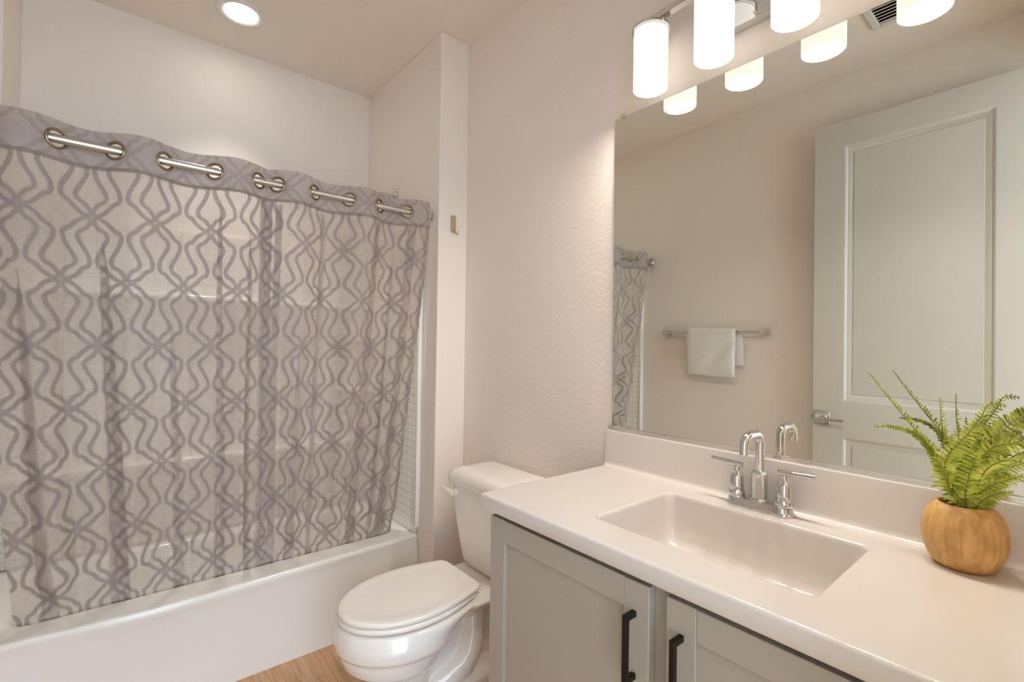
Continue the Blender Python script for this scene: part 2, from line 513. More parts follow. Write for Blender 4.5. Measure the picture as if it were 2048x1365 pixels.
tag(tub().build('bathtub', M['acrylic'], angle=40, origin=((XL + XR) / 2, 2.4, 0)),
    'white alcove bathtub with a smooth apron behind the gray curtain', 'bathtub')

# ------------------------------------------------------------------ shower surround
SZ0, SZ1 = TUB_Z + 0.002, 1.806
sr = empty('shower_surround', (-0.9, YB - 0.02, SZ0))
tag(sr, 'white tiled pattern shower surround lining the tub alcove', 'shower surround')
sk = 0.035
MB().box(XW + 0.001, XS - 0.001, YB - 0.022, YB - 0.001, SZ0, SZ1).build('back_panel', M['surround'], sr, bevel=0.004)
MB().box(XS - 0.012, XS - 0.001, 2.082, YB - 0.022, SZ0 + sk, SZ1).build('end_panel', M['surround'], sr)
MB().box(XW + 0.001, XW + 0.012, 2.082, YB - 0.022, SZ0 + sk, SZ1).build('end_panel', M['surround'], sr)
MB().box(XS - 0.014, XS - 0.001, 2.082, YB - 0.022, SZ0, SZ0 + sk).build('skirting', M['acrylic'], sr, bevel=0.003)
for xx, sg in ((XS - 0.001, -1), (XW + 0.001, 1)):
    p = [(xx, 2.056), (xx + sg * 0.012, 2.058), (xx + sg * 0.018, 2.063), (xx + sg * 0.020, 2.070), (xx + sg * 0.018, 2.077), (xx + sg * 0.012, 2.082), (xx, 2.084)]
    MB().loft([[(x, y, SZ0 + sk) for x, y in p], [(x, y, SZ1 + 0.012) for x, y in p]]).build('edge_trim', M['acrylic'], sr, angle=60)
# moulded ledges seen faintly through the cloth
for (x0, x1, z0, z1, d) in ((XW + 0.012, XS - 0.012, 1.470, 1.502, 0.060), (XW + 0.012, XS - 0.012, 0.715, 0.750, 0.070)):
    MB().box(x0, x1, YB - 0.022 - d, YB - 0.021, z0, z1).build('ledge', M['acrylic'], sr, bevel=0.012, seg=4)
for z in (1.02, 1.30):
    pts = [(XS - 0.012, YB - 0.022)] + [(XS - 0.012 - 0.16 * math.cos(a), YB - 0.022 - 0.16 * math.sin(a)) for a in [PI / 2 * i / 10 for i in range(11)]]
    MB().loft([[(x, y, z) for x, y in pts], [(x, y, z + 0.02) for x, y in pts]]).build('corner_shelf', M['acrylic'], sr, bevel=0.004)

# ------------------------------------------------------------------ curtain rod
RY, RZ = 1.999, 1.8936
rod = empty('curtain_rod', (XS, RY, RZ))
tag(rod, 'silver shower rod across the tub alcove', 'curtain rod')
MB().tube([(XW + 0.004, RY, RZ), (XS - 0.004, RY, RZ)], 0.0132, 28).build('pole', M['brushed'], rod)
for xx, sg in ((XS, -1), (XW, 1)):
    MB().lathe([(0.0, 0), (0.029, 0), (0.030, sg * 0.004), (0.027, sg * 0.007), (0.021, sg * 0.008), (0.019, sg * 0.020), (0.0135, sg * 0.021), (0.0, sg * 0.021)], (xx, RY, RZ), 'x', 32).build('end_flange', M['chrome'], rod)

# ------------------------------------------------------------------ curtains
PA, PBV = 0.0810, 0.2060
OUT = [(0.0, -0.06), (0.14, -0.015), (0.265, 0.03), (0.40, 0.068), (0.51, 0.112), (0.60, 0.165), (0.654, 0.200), (0.70, 0.208), (0.777, 0.217), (0.845, 0.245), (0.883, 0.292),
       (0.878, 0.345), (0.83, 0.42), (0.745, 0.495), (0.654, 0.57), (0.59, 0.63), (0.565, 0.69), (0.59, 0.74), (0.654, 0.777), (0.75, 0.797), (0.83, 0.822), (0.868, 0.855), (0.918, 0.886), (1.0, 0.94)]
OUT = [(u + (u - 0.72) * 0.16 if (0.45 < v < 0.85 and u < 0.72) else u, v) for u, v in OUT]
def weave_distance(U, Vv):
    """Distance (m) from cloth points to the double trellis lines."""
    px = np.abs(np.mod(U, 2 * PA)); py = np.mod(Vv, 2 * PBV)
    segs = []
    base = [OUT, [(1 - u, 1 - v) for u, v in OUT]]
    for L in base:
        for (u0, v0), (u1, v1) in zip(L[:-1], L[1:]):
            for su, ou in ((1, 0), (-1, 0), (1, -1), (-1, 1), (1, 1), (-1, 2), (-1, 3), (1, 2)):
                for ov in (-2, -1, 0, 1, 2):
                    if (ou if su > 0 else ou) % 2 != ov % 2: continue
                    segs.append(((ou + su * u0) * PA, (ov + v0) * PBV, (ou + su * u1) * PA, (ov + v1) * PBV))
    d = np.full(px.shape, 1.0)
    for x0, y0, x1, y1 in segs:
        if max(x0, x1) < -0.03 or min(x0, x1) > 2 * PA + 0.03 or max(y0, y1) < -0.03 or min(y0, y1) > 2 * PBV + 0.03: continue
        dx, dy = x1 - x0, y1 - y0
        t = np.clip(((px - x0) * dx + (py - y0) * dy) / (dx * dx + dy * dy + 1e-12), 0, 1)
        d = np.minimum(d, np.hypot(px - x0 - t * dx, py - y0 - t * dy))
    return d

ZT, ZH, ZBOT = 1.951, 1.832, 0.265
def phase(x, G, sgn):
    """Piecewise phase: pi per grommet."""
    Gx = [G[0] - 0.14] + list(G) + [G[-1] + 0.14]
    return np.interp(x, Gx, [(i - 1) * PI for i in range(len(Gx))]), sgn

def curtain_point(s, z, P):
    """s: position across the panel in metres at the rod, z: height -> world xyz."""
    x0, x1, b0, b1, G, sgn, folds, _ = P
    t = np.clip((ZH - z) / (ZH - 0.37), 0, 1.15)          # 0 at header seam, 1 at tub rim
    q = (s - x0) / (x1 - x0)
    xb = b0 + (b1 - b0) * q
    k = np.where(t > 0, t ** 1.25, 0)
    ph, sg = phase(s, G, sgn)
    edge = np.clip(np.minimum(q, 1 - q) / 0.04, 0, 1)
    x = s + (xb - s) * k
    ytop = sg * 0.030 * np.sin(ph)
    ylow = sg * 0.016 * np.sin(ph + 0.4) + 0.014 * np.sin(s * 31 + 1.3 + 0.6 * t) + 0.009 * np.sin(s * 57 + 2.1 + 1.5 * t)
    blend = np.clip(t * 1.6, 0, 1); blend = blend * blend * (3 - 2 * blend)
    y = RY + ytop * (1 - blend) + ylow * blend + 0.175 * np.clip(t, 0, 1) ** 1.08
    for (sk_, w, h, e, t0) in folds:
        a = np.clip((t - t0) / 0.35, 0, 1); a = a * a * (3 - 2 * a)
        u = (s - sk_) / w
        g = np.exp(-u * u)
        x = x - a * h * (s - sk_) * g
        y = y + a * e * u * g
    if x0 > -1.0: y = y + 0.007 * np.exp(-np.maximum(0, s - x0) / 0.012)      # this panel's edge tucks behind its neighbour
    # wrinkles
    y = y + 0.0018 * np.sin(z * 41 + s * 19) * blend + 0.0012 * np.sin(z * 73 - s * 33) * blend
    # keep clear of the tub rim
    off = np.interp(z, [0.20, TUB_Z - 0.03, TUB_Z - 0.012, TUB_Z - 0.003, TUB_Z], [0.05, 0.022, 0.016, 0.008, 0.0]) + 0.005
    lx0, lx1, r = XL + 0.080 + 1.2 * off, XR - 0.06 - 1.1 * off, 0.07
    low = np.clip((0.50 - z) / 0.12, 0, 1); low = low * low * (3 - 2 * low)
    x = x + (np.clip(x, lx0 + 0.002, lx1 - 0.002) - x) * low
    dx = np.clip(np.maximum(lx0 + r - x, x - (lx1 - r)), 0, r)
    lim = 2.160 + off + r - np.sqrt(r * r - dx * dx)
    y = y + (lim + 0.30 * np.maximum(0.0, y - lim) - y) * low
    return x, y, z

def cloth(name, P, z0, z1, mat, parent=None, nz=300, holes=(), dy=0.0, v0=1.680, u0=-1.534):
    x0, x1 = P[0], P[1]
    nx = int((x1 - x0) / 0.0035)
    S, Z = np.meshgrid(np.linspace(x0, x1, nx + 1), np.linspace(z1, z0, nz + 1))
    X, Y, ZZ = curtain_point(S, Z, P)
    Y = Y + dy
    W = weave_distance(S - u0, v0 - Z)
    v = np.stack([X.ravel(), Y.ravel(), Z.ravel()], 1)
    i = np.arange((nx + 1) * (nz + 1)).reshape(nz + 1, nx + 1)
    f = np.stack([i[:-1, :-1].ravel(), i[:-1, 1:].ravel(), i[1:, 1:].ravel(), i[1:, :-1].ravel()], 1)
    if len(holes):
        cs = (S[:-1, :-1] + S[1:, 1:]).ravel() / 2; cz = (Z[:-1, :-1] + Z[1:, 1:]).ravel() / 2
        keep = np.ones(len(f), bool)
        for g in holes:
            keep &= np.hypot((cs - g) * 1.12, cz - RZ) > 0.0262
        f = f[keep]
    Wall = W.ravel()
    if parent is None:                       # cloth doubled back behind the front layer
        for (pc, w0, w1, zs) in P[7]:
            nn = 10; mz = 160
            zz = np.linspace(zs, z0 + 0.002, mz + 1)
            tt = np.clip((ZH - zz) / (ZH - 0.37), 0, 1.1)
            hw = (w0 + (w1 - w0) * tt) * np.clip((zs - zz) / 0.12 + (1.0 if zs > 1.8 else 0.0), 0, 1)
            uu = np.linspace(-1, 1, nn + 1)
            SS = np.clip(pc + 0.010 * tt[:, None] * np.sin(zz[:, None] * 5 + pc * 40) * 0.5 + hw[:, None] * uu[None, :], x0, x1)
            Zs = np.repeat(zz[:, None], nn + 1, 1)
            xx, yy, _z = curtain_point(SS, Zs, P)
            for lay, (g0, g1, mir) in enumerate(((0.0012, 0.0025, True), (0.0018, 0.0070, False))):
                y2 = yy + g0 + g1 * np.sqrt(np.clip(1 - uu[None, :] ** 2, 0, 1))
                WW = weave_distance((2 * pc - SS if mir else SS) - u0 + 0.03 + 0.05 * lay, v0 - Zs)
                k0 = len(v)
                v = np.concatenate([v, np.stack([xx.ravel(), y2.ravel(), Zs.ravel()], 1)])
                ii = np.arange((nn + 1) * (mz + 1)).reshape(mz + 1, nn + 1) + k0
                f = np.concatenate([f, np.stack([ii[:-1, :-1].ravel(), ii[:-1, 1:].ravel(), ii[1:, 1:].ravel(), ii[1:, :-1].ravel()], 1)])
                Wall = np.concatenate([Wall, WW.ravel()])
    me = bpy.data.meshes.new(name)
    off = np.zeros(3)
    if parent is not None: off = np.array(parent.location)
    else: off = np.array([(x0 + x1) / 2, RY, RZ])
    me.from_pydata((v - off).tolist(), [], f.tolist())
    at = me.attributes.new('weave', 'FLOAT', 'POINT')
    W = Wall
    at.data.foreach_set('value', W.ravel().astype(np.float32))
    me.polygons.foreach_set('use_smooth', [True] * len(me.polygons))
    me.materials.append(mat)
    o = bpy.data.objects.new(name, me); COL.objects.link(o)
    if parent is not None: o.parent = parent
    else: o.location = off
    return o

GL = [-1.5935, -1.4502, -1.3126, -1.1836, -1.0384, -0.8979]
GR = [-0.8318, -0.6937, -0.5505, -0.4164, -0.2830]
#        fold: centre, width, squeeze, depth, starts at
FL = [(-1.475, 0.030, 0.35, 0.006, 0.25), (-1.125, 0.020, 0.3, 0.005, 0.45), (-0.935, 0.020, 0.4, 0.006, 0.2)]
FR = [(-0.770, 0.022, 0.4, 0.006, 0.2), (-0.550, 0.022, 0.3, 0.005, 0.3), (-0.330, 0.022, 0.4, 0.006, 0.1)]
#         pleat folded behind: centre, half width at the top, half width at the rim, starts at height
PLL = [(-0.8765, 0.0108, 0.010, 1.83), (-1.345, 0.006, 0.030, 1.62), (-1.545, 0.004, 0.022, 1.5), (-1.165, 0.004, 0.020, 1.35), (-1.020, 0.005, 0.020, 1.80), (-0.925, 0.004, 0.018, 1.70)]
PLR = [(-0.857, 0.0125, 0.016, 1.83), (-0.825, 0.010, 0.018, 1.82), (-0.735, 0.003, 0.020, 1.25), (-0.648, 0.010, 0.012, 1.82), (-0.425, 0.013, 0.030, 1.82), (-0.262, 0.016, 0.036, 1.82), (-0.330, 0.006, 0.016, 1.7), (-0.1905, 0.0125, 0.0125, 1.82)]
PL = (-1.640, -0.8655, -1.536, -0.826, GL, -1, FL, PLL)
PR = (-0.8700, -0.1775, -0.832, -0.245, GR, -1, FR, PLR)
for P, lab in ((PL, 'left of two sheer gray trellis shower curtain panels'), (PR, 'right sheer gray trellis shower curtain panel, nearer the stub wall')):
    c = cloth('shower_curtain', P, ZBOT, ZH + 0.004, M['sheer'])
    tag(c, lab, 'shower curtain', 'shower curtain panels on the rod')
    hd = cloth('header', P, ZH - 0.004, ZT, M['header'], c, nz=36, holes=P[4], dy=-0.0015)
    hd['label'] = 'darker doubled header band'
    cloth('header_seam', P, ZH - 0.005, ZH + 0.007, M['seam'], c, nz=4, dy=-0.0028)
    for gi, g in enumerate(P[4]):
        if g < -1.58: continue
        e = 0.004
        xa, ya, _ = curtain_point(np.array([g - e]), np.array([RZ]), P)
        xb, yb, _ = curtain_point(np.array([g + e]), np.array([RZ]), P)
        tx, ty = float(xb[0] - xa[0]), float(yb[0] - ya[0])
        l = math.hypot(tx, ty); tx /= l; ty /= l
        cx, cy = float((xa + xb)[0] / 2), float((ya + yb)[0] / 2)
        prof = [(0.0232, 0.003), (0.0232, -0.003), (0.0245, -0.0052), (0.0275, -0.0058), (0.0305, -0.0042), (0.0315, -0.001), (0.0315, 0.001), (0.0305, 0.004), (0.0275, 0.0052), (0.0245, 0.0048), (0.0232, 0.003)]
        rings = []
        for r, h in prof:
            rings.append([(cx + tx * r * math.cos(a) - ty * h, cy + ty * r * math.cos(a) + tx * h, RZ + r * math.sin(a)) for a in [2 * PI * k / 40 for k in range(40)]])
        MB().loft(rings, False, False).build('grommet', M['ring'], c, angle=60)

# ------------------------------------------------------------------ shower arm and head
SA = (XS, 2.381, 2.073)
sh = empty('shower_fixture', SA)
tag(sh, 'chrome shower arm and head on the alcove end wall above the curtain', 'shower head')
MB().lathe([(0, 0), (0.030, 0), (0.031, -0.003), (0.027, -0.008), (0.014, -0.012), (0, -0.012)], SA, 'x', 32).build('flange', M['chrome'], sh)
arm = [(XS - 0.005, 2.381, 2.073), (XS - 0.05, 2.381, 2.078), (XS - 0.09, 2.381, 2.073), (XS - 0.125, 2.381, 2.055), (XS - 0.15, 2.381, 2.030), (XS - 0.165, 2.381, 2.012)]
MB().tube(arm, 0.0105, 18).build('arm', M['chrome'], sh)
d = Vector((-0.5, 0, -0.86)).normalized(); p0 = Vector((XS - 0.163, 2.381, 2.014))
MB().tube([p0, p0 + d * 0.02, p0 + d * 0.045, p0 + d * 0.07, p0 + d * 0.078], [0.013, 0.016, 0.03, 0.042, 0.040], 28).build('spray_head', M['chrome'], sh, angle=50)

# ------------------------------------------------------------------ hook on the stub wall
hk = empty('wall_hook', (-0.081, YW, 1.862))
tag(hk, 'small champagne metal adhesive hook on the stub wall', 'hook')
pts = rrect(-0.0935, -0.0685, 1.818, 1.898, 0.004, 0, 2, 4)
MB().loft([[(x, YW - 0.001, z) for x, z, _ in pts], [(x, YW - 0.009, z) for x, z, _ in pts]]).build('back_plate', M['hook'], hk, bevel=0.0015)
MB().tube([(-0.081, YW - 0.008, 1.832), (-0.081, YW - 0.020, 1.826), (-0.080, YW - 0.026, 1.812), (-0.076, YW - 0.028, 1.803), (-0.070, YW - 0.028, 1.806), (-0.068, YW - 0.028, 1.818), (-0.068, YW - 0.028, 1.828)], 0.0022, 10).build('hook_loop', M['hook'], hk)

# ------------------------------------------------------------------ toilet
TY = 1.490
to = empty('toilet', (-0.4, TY, 0))
tag(to, 'white two piece toilet with closed lid between tub and vanity', 'toilet')

def egg(xb, xf, wb, w, z, xm=None, n=56, rb=0.03):
    """Toilet seat outline: rounded nose toward -x, straight back edge of half width wb at xb."""
    xm = xm if xm is not None else xb + (xf - xb) * 0.50
    half = []
    for i in range(n // 2 + 1):                    # nose -> widest
        a = PI / 2 * i / (n // 2)
        half.append((xm + (xf - xm) * math.cos(a), w * math.sin(a) ** 1.03))
    m = n // 2
    L = abs(xb - xm)
    for i in range(1, m + 1):                      # widest -> back corner
        t = i / m
        x = xm + (xb - xm) * t
        ww = wb + (w - wb) * math.cos(PI / 2 * t) ** 0.9
        dx = abs(xb - x)
        if dx < rb: ww -= rb - math.sqrt(max(0, rb * rb - (rb - dx) ** 2))
        half.append((x, ww))
    pts = [(x, TY - y, z) for x, y in half] + [(x, TY + y, z) for x, y in reversed(half[1:])]
    return pts

# bowl, pedestal, trapway and rear deck grown together
bw = MB()
rings = [egg(-0.41, -0.645, 0.05, 0.090, 0.225, xm=-0.55, rb=0.03), egg(-0.39, -0.698, 0.055, 0.138, 0.238, xm=-0.56, rb=0.03), egg(-0.38, -0.732, 0.06, 0.162, 0.262, xm=-0.56, rb=0.03),
         egg(-0.375, -0.743, 0.064, 0.171, 0.292, xm=-0.55, rb=0.03), egg(-0.370, -0.745, 0.066, 0.174, 0.312, xm=-0.55, rb=0.03), egg(-0.360, -0.759, 0.074, 0.185, 0.321, xm=-0.54, rb=0.03), egg(-0.335, -0.760, 0.09, 0.185, 0.352, rb=0.04), egg(-0.28, -0.754, 0.115, 0.181, 0.387, rb=0.04),
         egg(-0.27, -0.747, 0.118, 0.176, 0.398, rb=0.04)]
bw.loft(rings)
bw.loft([rrect(-0.662, -0.445, TY - 0.096, TY + 0.096, 0.075, 0.0), rrect(-0.662, -0.445, TY - 0.096, TY + 0.096, 0.075, 0.012), rrect(-0.650, -0.455, TY - 0.087, TY + 0.087, 0.072, 0.04), rrect(-0.645, -0.455, TY - 0.085, TY + 0.085, 0.07, 0.14), rrect(-0.648, -0.440, TY - 0.088, TY + 0.088, 0.07, 0.235)])
bw.loft([rrect(-0.37, -0.06, TY - 0.075, TY + 0.075, 0.05, 0.318), rrect(-0.37, -0.03, TY - 0.115, TY + 0.115, 0.05, 0.352), rrect(-0.37, -0.015, TY - 0.146, TY + 0.146, 0.04, 0.376), rrect(-0.36, -0.015, TY - 0.152, TY + 0.152, 0.04, 0.390), rrect(-0.355, -0.02, TY - 0.148, TY + 0.148, 0.04, 0.398)])
bw.loft([rrect(-0.52, -0.16, TY - 0.048, TY + 0.048, 0.04, 0.0), rrect(-0.52, -0.16, TY - 0.048, TY + 0.048, 0.04, 0.36)])
bw.loft([rrect(-0.44, -0.17, TY - 0.112, TY + 0.112, 0.06, 0.0), rrect(-0.44, -0.17, TY - 0.112, TY + 0.112, 0.06, 0.10), rrect(-0.42, -0.19, TY - 0.095, TY + 0.095, 0.06, 0.125), rrect(-0.38, -0.22, TY - 0.06, TY + 0.06, 0.05, 0.135)])
for sg in (-1, 1):
    tw = [(-0.262, TY + sg * 0.035, 0.345), (-0.276, TY + sg * 0.050, 0.290), (-0.286, TY + sg * 0.058, 0.235), (-0.302, TY + sg * 0.060, 0.185), (-0.335, TY + sg * 0.058, 0.145), (-0.385, TY + sg * 0.052, 0.120), (-0.44, TY + sg * 0.045, 0.105)]
    bw.tube(tw, [0.036, 0.040, 0.043, 0.046, 0.048, 0.047, 0.040], 22)
bowl = bw.build('bowl', M['porcelain'], to)
rm = bowl.modifiers.new('remesh', 'REMESH'); rm.mode = 'VOXEL'; rm.voxel_size = 0.0052; rm.use_smooth_shade = True
sm_ = bowl.modifiers.new('smooth', 'SMOOTH'); sm_.factor = 0.5; sm_.iterations = 6
# seat ring and lid
def slab(x_off, prof, xb, xf, wb, w, rb=0.03):
    out = []
    for o, z in prof:
        loop = egg(xb - o * 0.6, xf + o, wb - o, w - o, z, rb=rb)
        out.append([(x, y + 0.014 * max(0.0, (x - xf) / (xb - xf)), zz) for x, y, zz in loop])     # hinged a touch askew
    return out
ST = 0.4025
MB().loft(slab(0, [(0.010, ST), (0.002, ST + 0.003), (0.0, ST + 0.009), (0.002, ST + 0.015), (0.008, ST + 0.018)], -0.287, -0.752, 0.120, 0.177)).build('seat', M['plastic'], to, angle=50)
LT = ST + 0.0205
MB().loft(slab(0, [(0.008, LT), (0.001, LT + 0.0015), (0.0, LT + 0.004), (0.0, LT + 0.010), (0.0012, LT + 0.0135), (0.005, LT + 0.0158), (0.011, LT + 0.0166), (0.031, LT + 0.0172), (0.035, LT + 0.0164), (0.060, LT + 0.0164)], -0.285, -0.750, 0.125, 0.174, rb=0.018)).build('lid', M['plastic'], to, angle=60)
for sg in (-1, 1):
    MB().tube([(-0.278, TY + sg * 0.095, ST + 0.006), (-0.278, TY + sg * 0.055, ST + 0.006)], 0.011, 16).build('hinge', M['plastic'], to)
# tank
tk = MB()
tk.loft([rrect(-0.185, -0.035, TY - 0.130, TY + 0.130, 0.05, 0.401), rrect(-0.200, -0.03, TY - 0.150, TY + 0.150, 0.05, 0.408), rrect(-0.208, -0.025, TY - 0.160, TY + 0.160, 0.045, 0.43),
         rrect(-0.214, -0.022, TY - 0.172, TY + 0.172, 0.04, 0.50), rrect(-0.222, -0.02, TY - 0.186, TY + 0.186, 0.035, 0.60), rrect(-0.228, -0.018, TY - 0.197, TY + 0.197, 0.03, 0.72)])
tk.build('tank', M['porcelain'], to, angle=50)
tl = MB()
tl.loft([rrect(-0.230, -0.018, TY - 0.198, TY + 0.198, 0.03, 0.718), rrect(-0.238, -0.014, TY - 0.206, TY + 0.206, 0.035, 0.722), rrect(-0.243, -0.012, TY - 0.211, TY + 0.211, 0.038, 0.735), rrect(-0.243, -0.012, TY - 0.211, TY + 0.211, 0.038, 0.750),
         rrect(-0.238, -0.014, TY - 0.206, TY + 0.206, 0.036, 0.766), rrect(-0.224, -0.020, TY - 0.193, TY + 0.193, 0.034, 0.779), rrect(-0.200, -0.03, TY - 0.170, TY + 0.170, 0.03, 0.785), rrect(-0.16, -0.05, TY - 0.13, TY + 0.13, 0.02, 0.787)])
tl.build('tank_lid', M['porcelain'], to, angle=50)
lev = MB().lathe([(0, 0), (0.016, 0), (0.016, -0.010), (0.013, -0.014), (0, -0.014)], (-0.227, TY + 0.150, 0.690), 'x', 24)
lev.tube([(-0.243, TY + 0.146, 0.690), (-0.246, TY + 0.170, 0.692), (-0.246, TY + 0.200, 0.693), (-0.244, TY + 0.228, 0.692)], [0.0125, 0.0125, 0.011, 0.009], 14)
lev.build('flush_lever', M['plastic'], to, angle=50)
MB().lathe([(0.012, 0), (0.012, 0.010), (0.006, 0.014), (0, 0.015)], (-0.31, TY - 0.100, 0.062), 'z', 18).build('bolt_cap', M['plastic'], to)

# ------------------------------------------------------------------ vanity cabinet
CX = -0.5452; CZ = 0.8919; CL = 1.0437
va = empty('vanity_cabinet', (-0.27, 0.53, 0))
tag(va, 'gray shaker vanity cabinet with black bar pulls under the white counter', 'cabinet')
FX = -0.508; CB = CZ - 0.038
bx = MB()
bx.box(FX + 0.02, -0.002, 1.000, 1.022, 0.0, CB); bx.box(FX + 0.02, -0.002, YE + 0.001, YE + 0.02, 0.0, CB)
bx.box(FX + 0.02, -0.002, YE + 0.02, 1.000, 0.10, 0.12); bx.box(-0.012, -0.002, YE + 0.02, 1.000, 0.12, CB)
bx.box(FX + 0.07, FX + 0.085, YE + 0.02, 1.000, 0.0, 0.10)
bx.build('carcass', M['cabinet'], va, smooth=False)
fr = MB()
fr.box(FX, FX + 0.02, 0.970, 1.022, 0.10, CB); fr.box(FX, FX + 0.02, YE + 0.001, YE + 0.03, 0.10, CB); fr.box(FX, FX + 0.02, 0.478, 0.535, 0.10, CB)
fr.box(FX, FX + 0.02, YE + 0.03, 0.970, 0.10, 0.15); fr.box(FX, FX + 0.02, YE + 0.03, 0.478, CB - 0.04, CB); fr.box(FX, FX + 0.02, 0.535, 0.970, CB - 0.04, CB)
fr.build('face_frame', M['cabinet'], va, smooth=False)
def vdoor(y0, y1, hy_):
    z0, z1 = 0.125, 0.838
    xf, xb = FX - 0.021, FX - 0.001
    s = 0.058
    b = MB()
    rec = xf + 0.010
    b.box(xf, xb, y0, y0 + s, z0, z1); b.box(xf, xb, y1 - s, y1, z0, z1)
    b.box(xf, xb, y0 + s, y1 - s, z0, z0 + s); b.box(xf, xb, y0 + s, y1 - s, z1 - s, z1)
    dr = b.build('door', M['cabinet'], va, bevel=0.0016)
    MB().box(rec, xb - 0.001, y0 + s - 0.002, y1 - s + 0.002, z0 + s - 0.002, z1 - s + 0.002).build('door_panel', M['cabinet'], dr, smooth=False)
    hz0, hz1 = 0.6525, 0.7825
    h = MB()
    h.box(xf - 0.032, xf - 0.022, hy_ - 0.005, hy_ + 0.005, hz0, hz1)
    h.box(xf - 0.024, xf, hy_ - 0.005, hy_ + 0.005, hz1 - 0.011, hz1); h.box(xf - 0.024, xf, hy_ - 0.005, hy_ + 0.005, hz0, hz0 + 0.011)
    p = h.build('bar_pull', M['bronze'], dr, bevel=0.0008)
    p['label'] = 'black square bar pull'
vdoor(0.525, 1.014, 0.5575)
vdoor(0.052, 0.489, 0.458)

# ------------------------------------------------------------------ counter with integral sink
vt = empty('countertop', (-0.27, 0.53, CB))
tag(vt, 'off white one piece vanity counter with rectangular sink and backsplash', 'countertop')
K, Mm = 6, 8
Sx0, Sx1, Sy0, Sy1 = -0.441, -0.125, 0.280, 0.738
ya, yb_ = YE + 0.001, CL
def orr(o, z): return rrect(CX + o, -0.002, ya, yb_ - o, 0.006, z, K, Mm)
ct = MB()
ct.loft([orr(0.003, CB), orr(0.0, CB + 0.003), orr(0.0, CZ - 0.008), orr(0.0012, CZ - 0.004), orr(0.004, CZ - 0.001), orr(0.008, CZ), orr(0.012, CZ), rrect(Sx0 - 0.012, Sx1 + 0.012, Sy0 - 0.012, Sy1 + 0.012, 0.030, CZ, K, Mm), rrect(Sx0 - 0.004, Sx1 + 0.004, Sy0 - 0.004, Sy1 + 0.004, 0.026, CZ, K, Mm)], False, False)
ct.build('counter_slab', M['marble'], vt, angle=50)
bs = MB()
ring = []
for o, z in ((0.004, CZ), (0.0012, CZ - 0.001), (-0.001, CZ - 0.004), (-0.002, CZ - 0.010), (-0.008, 0.82), (-0.014, 0.78), (-0.022, 0.766), (-0.034, 0.7605), (-0.07, 0.7585)):
    ring.append(rrect(Sx0 - o, Sx1 + o, Sy0 - o, Sy1 + o, 0.024 if o > -0.03 else 0.018, z, K, Mm))
bs.loft(ring, False, True)
bs.build('sink_basin', M['marble'], vt, angle=60)
MB().lathe([(0, 0.001), (0.012, 0.001), (0.013, 0.004), (0.022, 0.004), (0.024, 0.0015), (0.024, -0.004)], (-0.27, 0.51, 0.759), 'z', 32).build('drain', M['chrome'], vt)
sp = MB()
prof = [(-0.034, CZ), (-0.0275, CZ + 0.002), (-0.0250, CZ + 0.007), (-0.0236, CZ + 0.014), (-0.0228, 1.003), (-0.0215, 1.0075), (-0.017, 1.0093), (-0.002, 1.0093), (-0.002, CZ)]
sp.loft([[(x, YE + 0.002, z) for x, z in prof], [(x, CL - 0.003, z) for x, z in prof], [(x * 0.97 - 0.0004, CL, z - 0.001 if z > 1 else z) for x, z in prof]])
sp.build('backsplash', M['marble'], vt, angle=50)

# ------------------------------------------------------------------ faucet
FXc, FYc = -0.068, 0.522
fa = empty('faucet', (FXc, FYc, CZ))
tag(fa, 'chrome two handle bathroom faucet behind the sink', 'faucet')
def stad(hl, hw, z, n=18):
    pts = []
    for i in range(n + 1):
        a = PI * i / n
        pts.append((FXc + hw * math.cos(a), FYc + (hl - hw) + hw * math.sin(a), z))
    for i in range(n + 1):
        a = PI + PI * i / n
        pts.append((FXc + hw * math.cos(a), FYc - (hl - hw) + hw * math.sin(a), z))
    return pts
MB().loft([stad(0.080, 0.027, CZ), stad(0.081, 0.028, CZ + 0.001), stad(0.081, 0.028, CZ + 0.004), stad(0.078, 0.025, CZ + 0.0065), stad(0.076, 0.0235, CZ + 0.008), stad(0.075, 0.0225, CZ + 0.019), stad(0.073, 0.021, CZ + 0.021)]).build('base_plate', M['chrome'], fa, angle=50)
for sg in (1, -1):
    c = (FXc, FYc + sg * 0.0565, CZ)
    hb = MB().lathe([(0.0205, 0.021), (0.0208, 0.024), (0.0208, 0.030), (0.0195, 0.034), (0.0170, 0.036), (0.0165, 0.070), (0.0150, 0.0735), (0.0065, 0.084), (0.0060, 0.096), (0, 0.096)], c, 'z', 32).build('handle', M['chrome'], fa, angle=24)
    MB().tube([(FXc, c[1] - sg * 0.014, CZ + 0.100), (FXc, c[1] + sg * 0.066, CZ + 0.1035)], 0.0064, 18).build('lever', M['chrome'], hb)
MB().lathe([(0.0215, 0.021), (0.0215, 0.024), (0.0190, 0.028), (0.0188, 0.088), (0.0165, 0.0915), (0.0125, 0.095), (0.0105, 0.095)], (FXc, FYc, CZ), 'z', 32).build('spout_body', M['chrome'], fa, angle=24)
path = [(FXc, FYc, CZ + 0.09), (FXc, FYc, CZ + 0.165)]
R_ = 0.022; zt_ = CZ + 0.187
for i in range(1, 9):
    a = PI / 2 * i / 8
    path.append((FXc - R_ + R_ * math.cos(a), FYc, CZ + 0.165 + R_ * math.sin(a)))
xo = FXc - R_ - 0.040
for i in range(0, 9):
    a = PI / 2 * i / 8
    path.append((xo - 0.024 * math.sin(a), FYc, zt_ - 0.024 + 0.024 * math.cos(a)))
path.append((xo - 0.0245, FYc, CZ + 0.146))
MB().tube(path, 0.0105, 22).build('spout', M['chrome'], fa, angle=60)

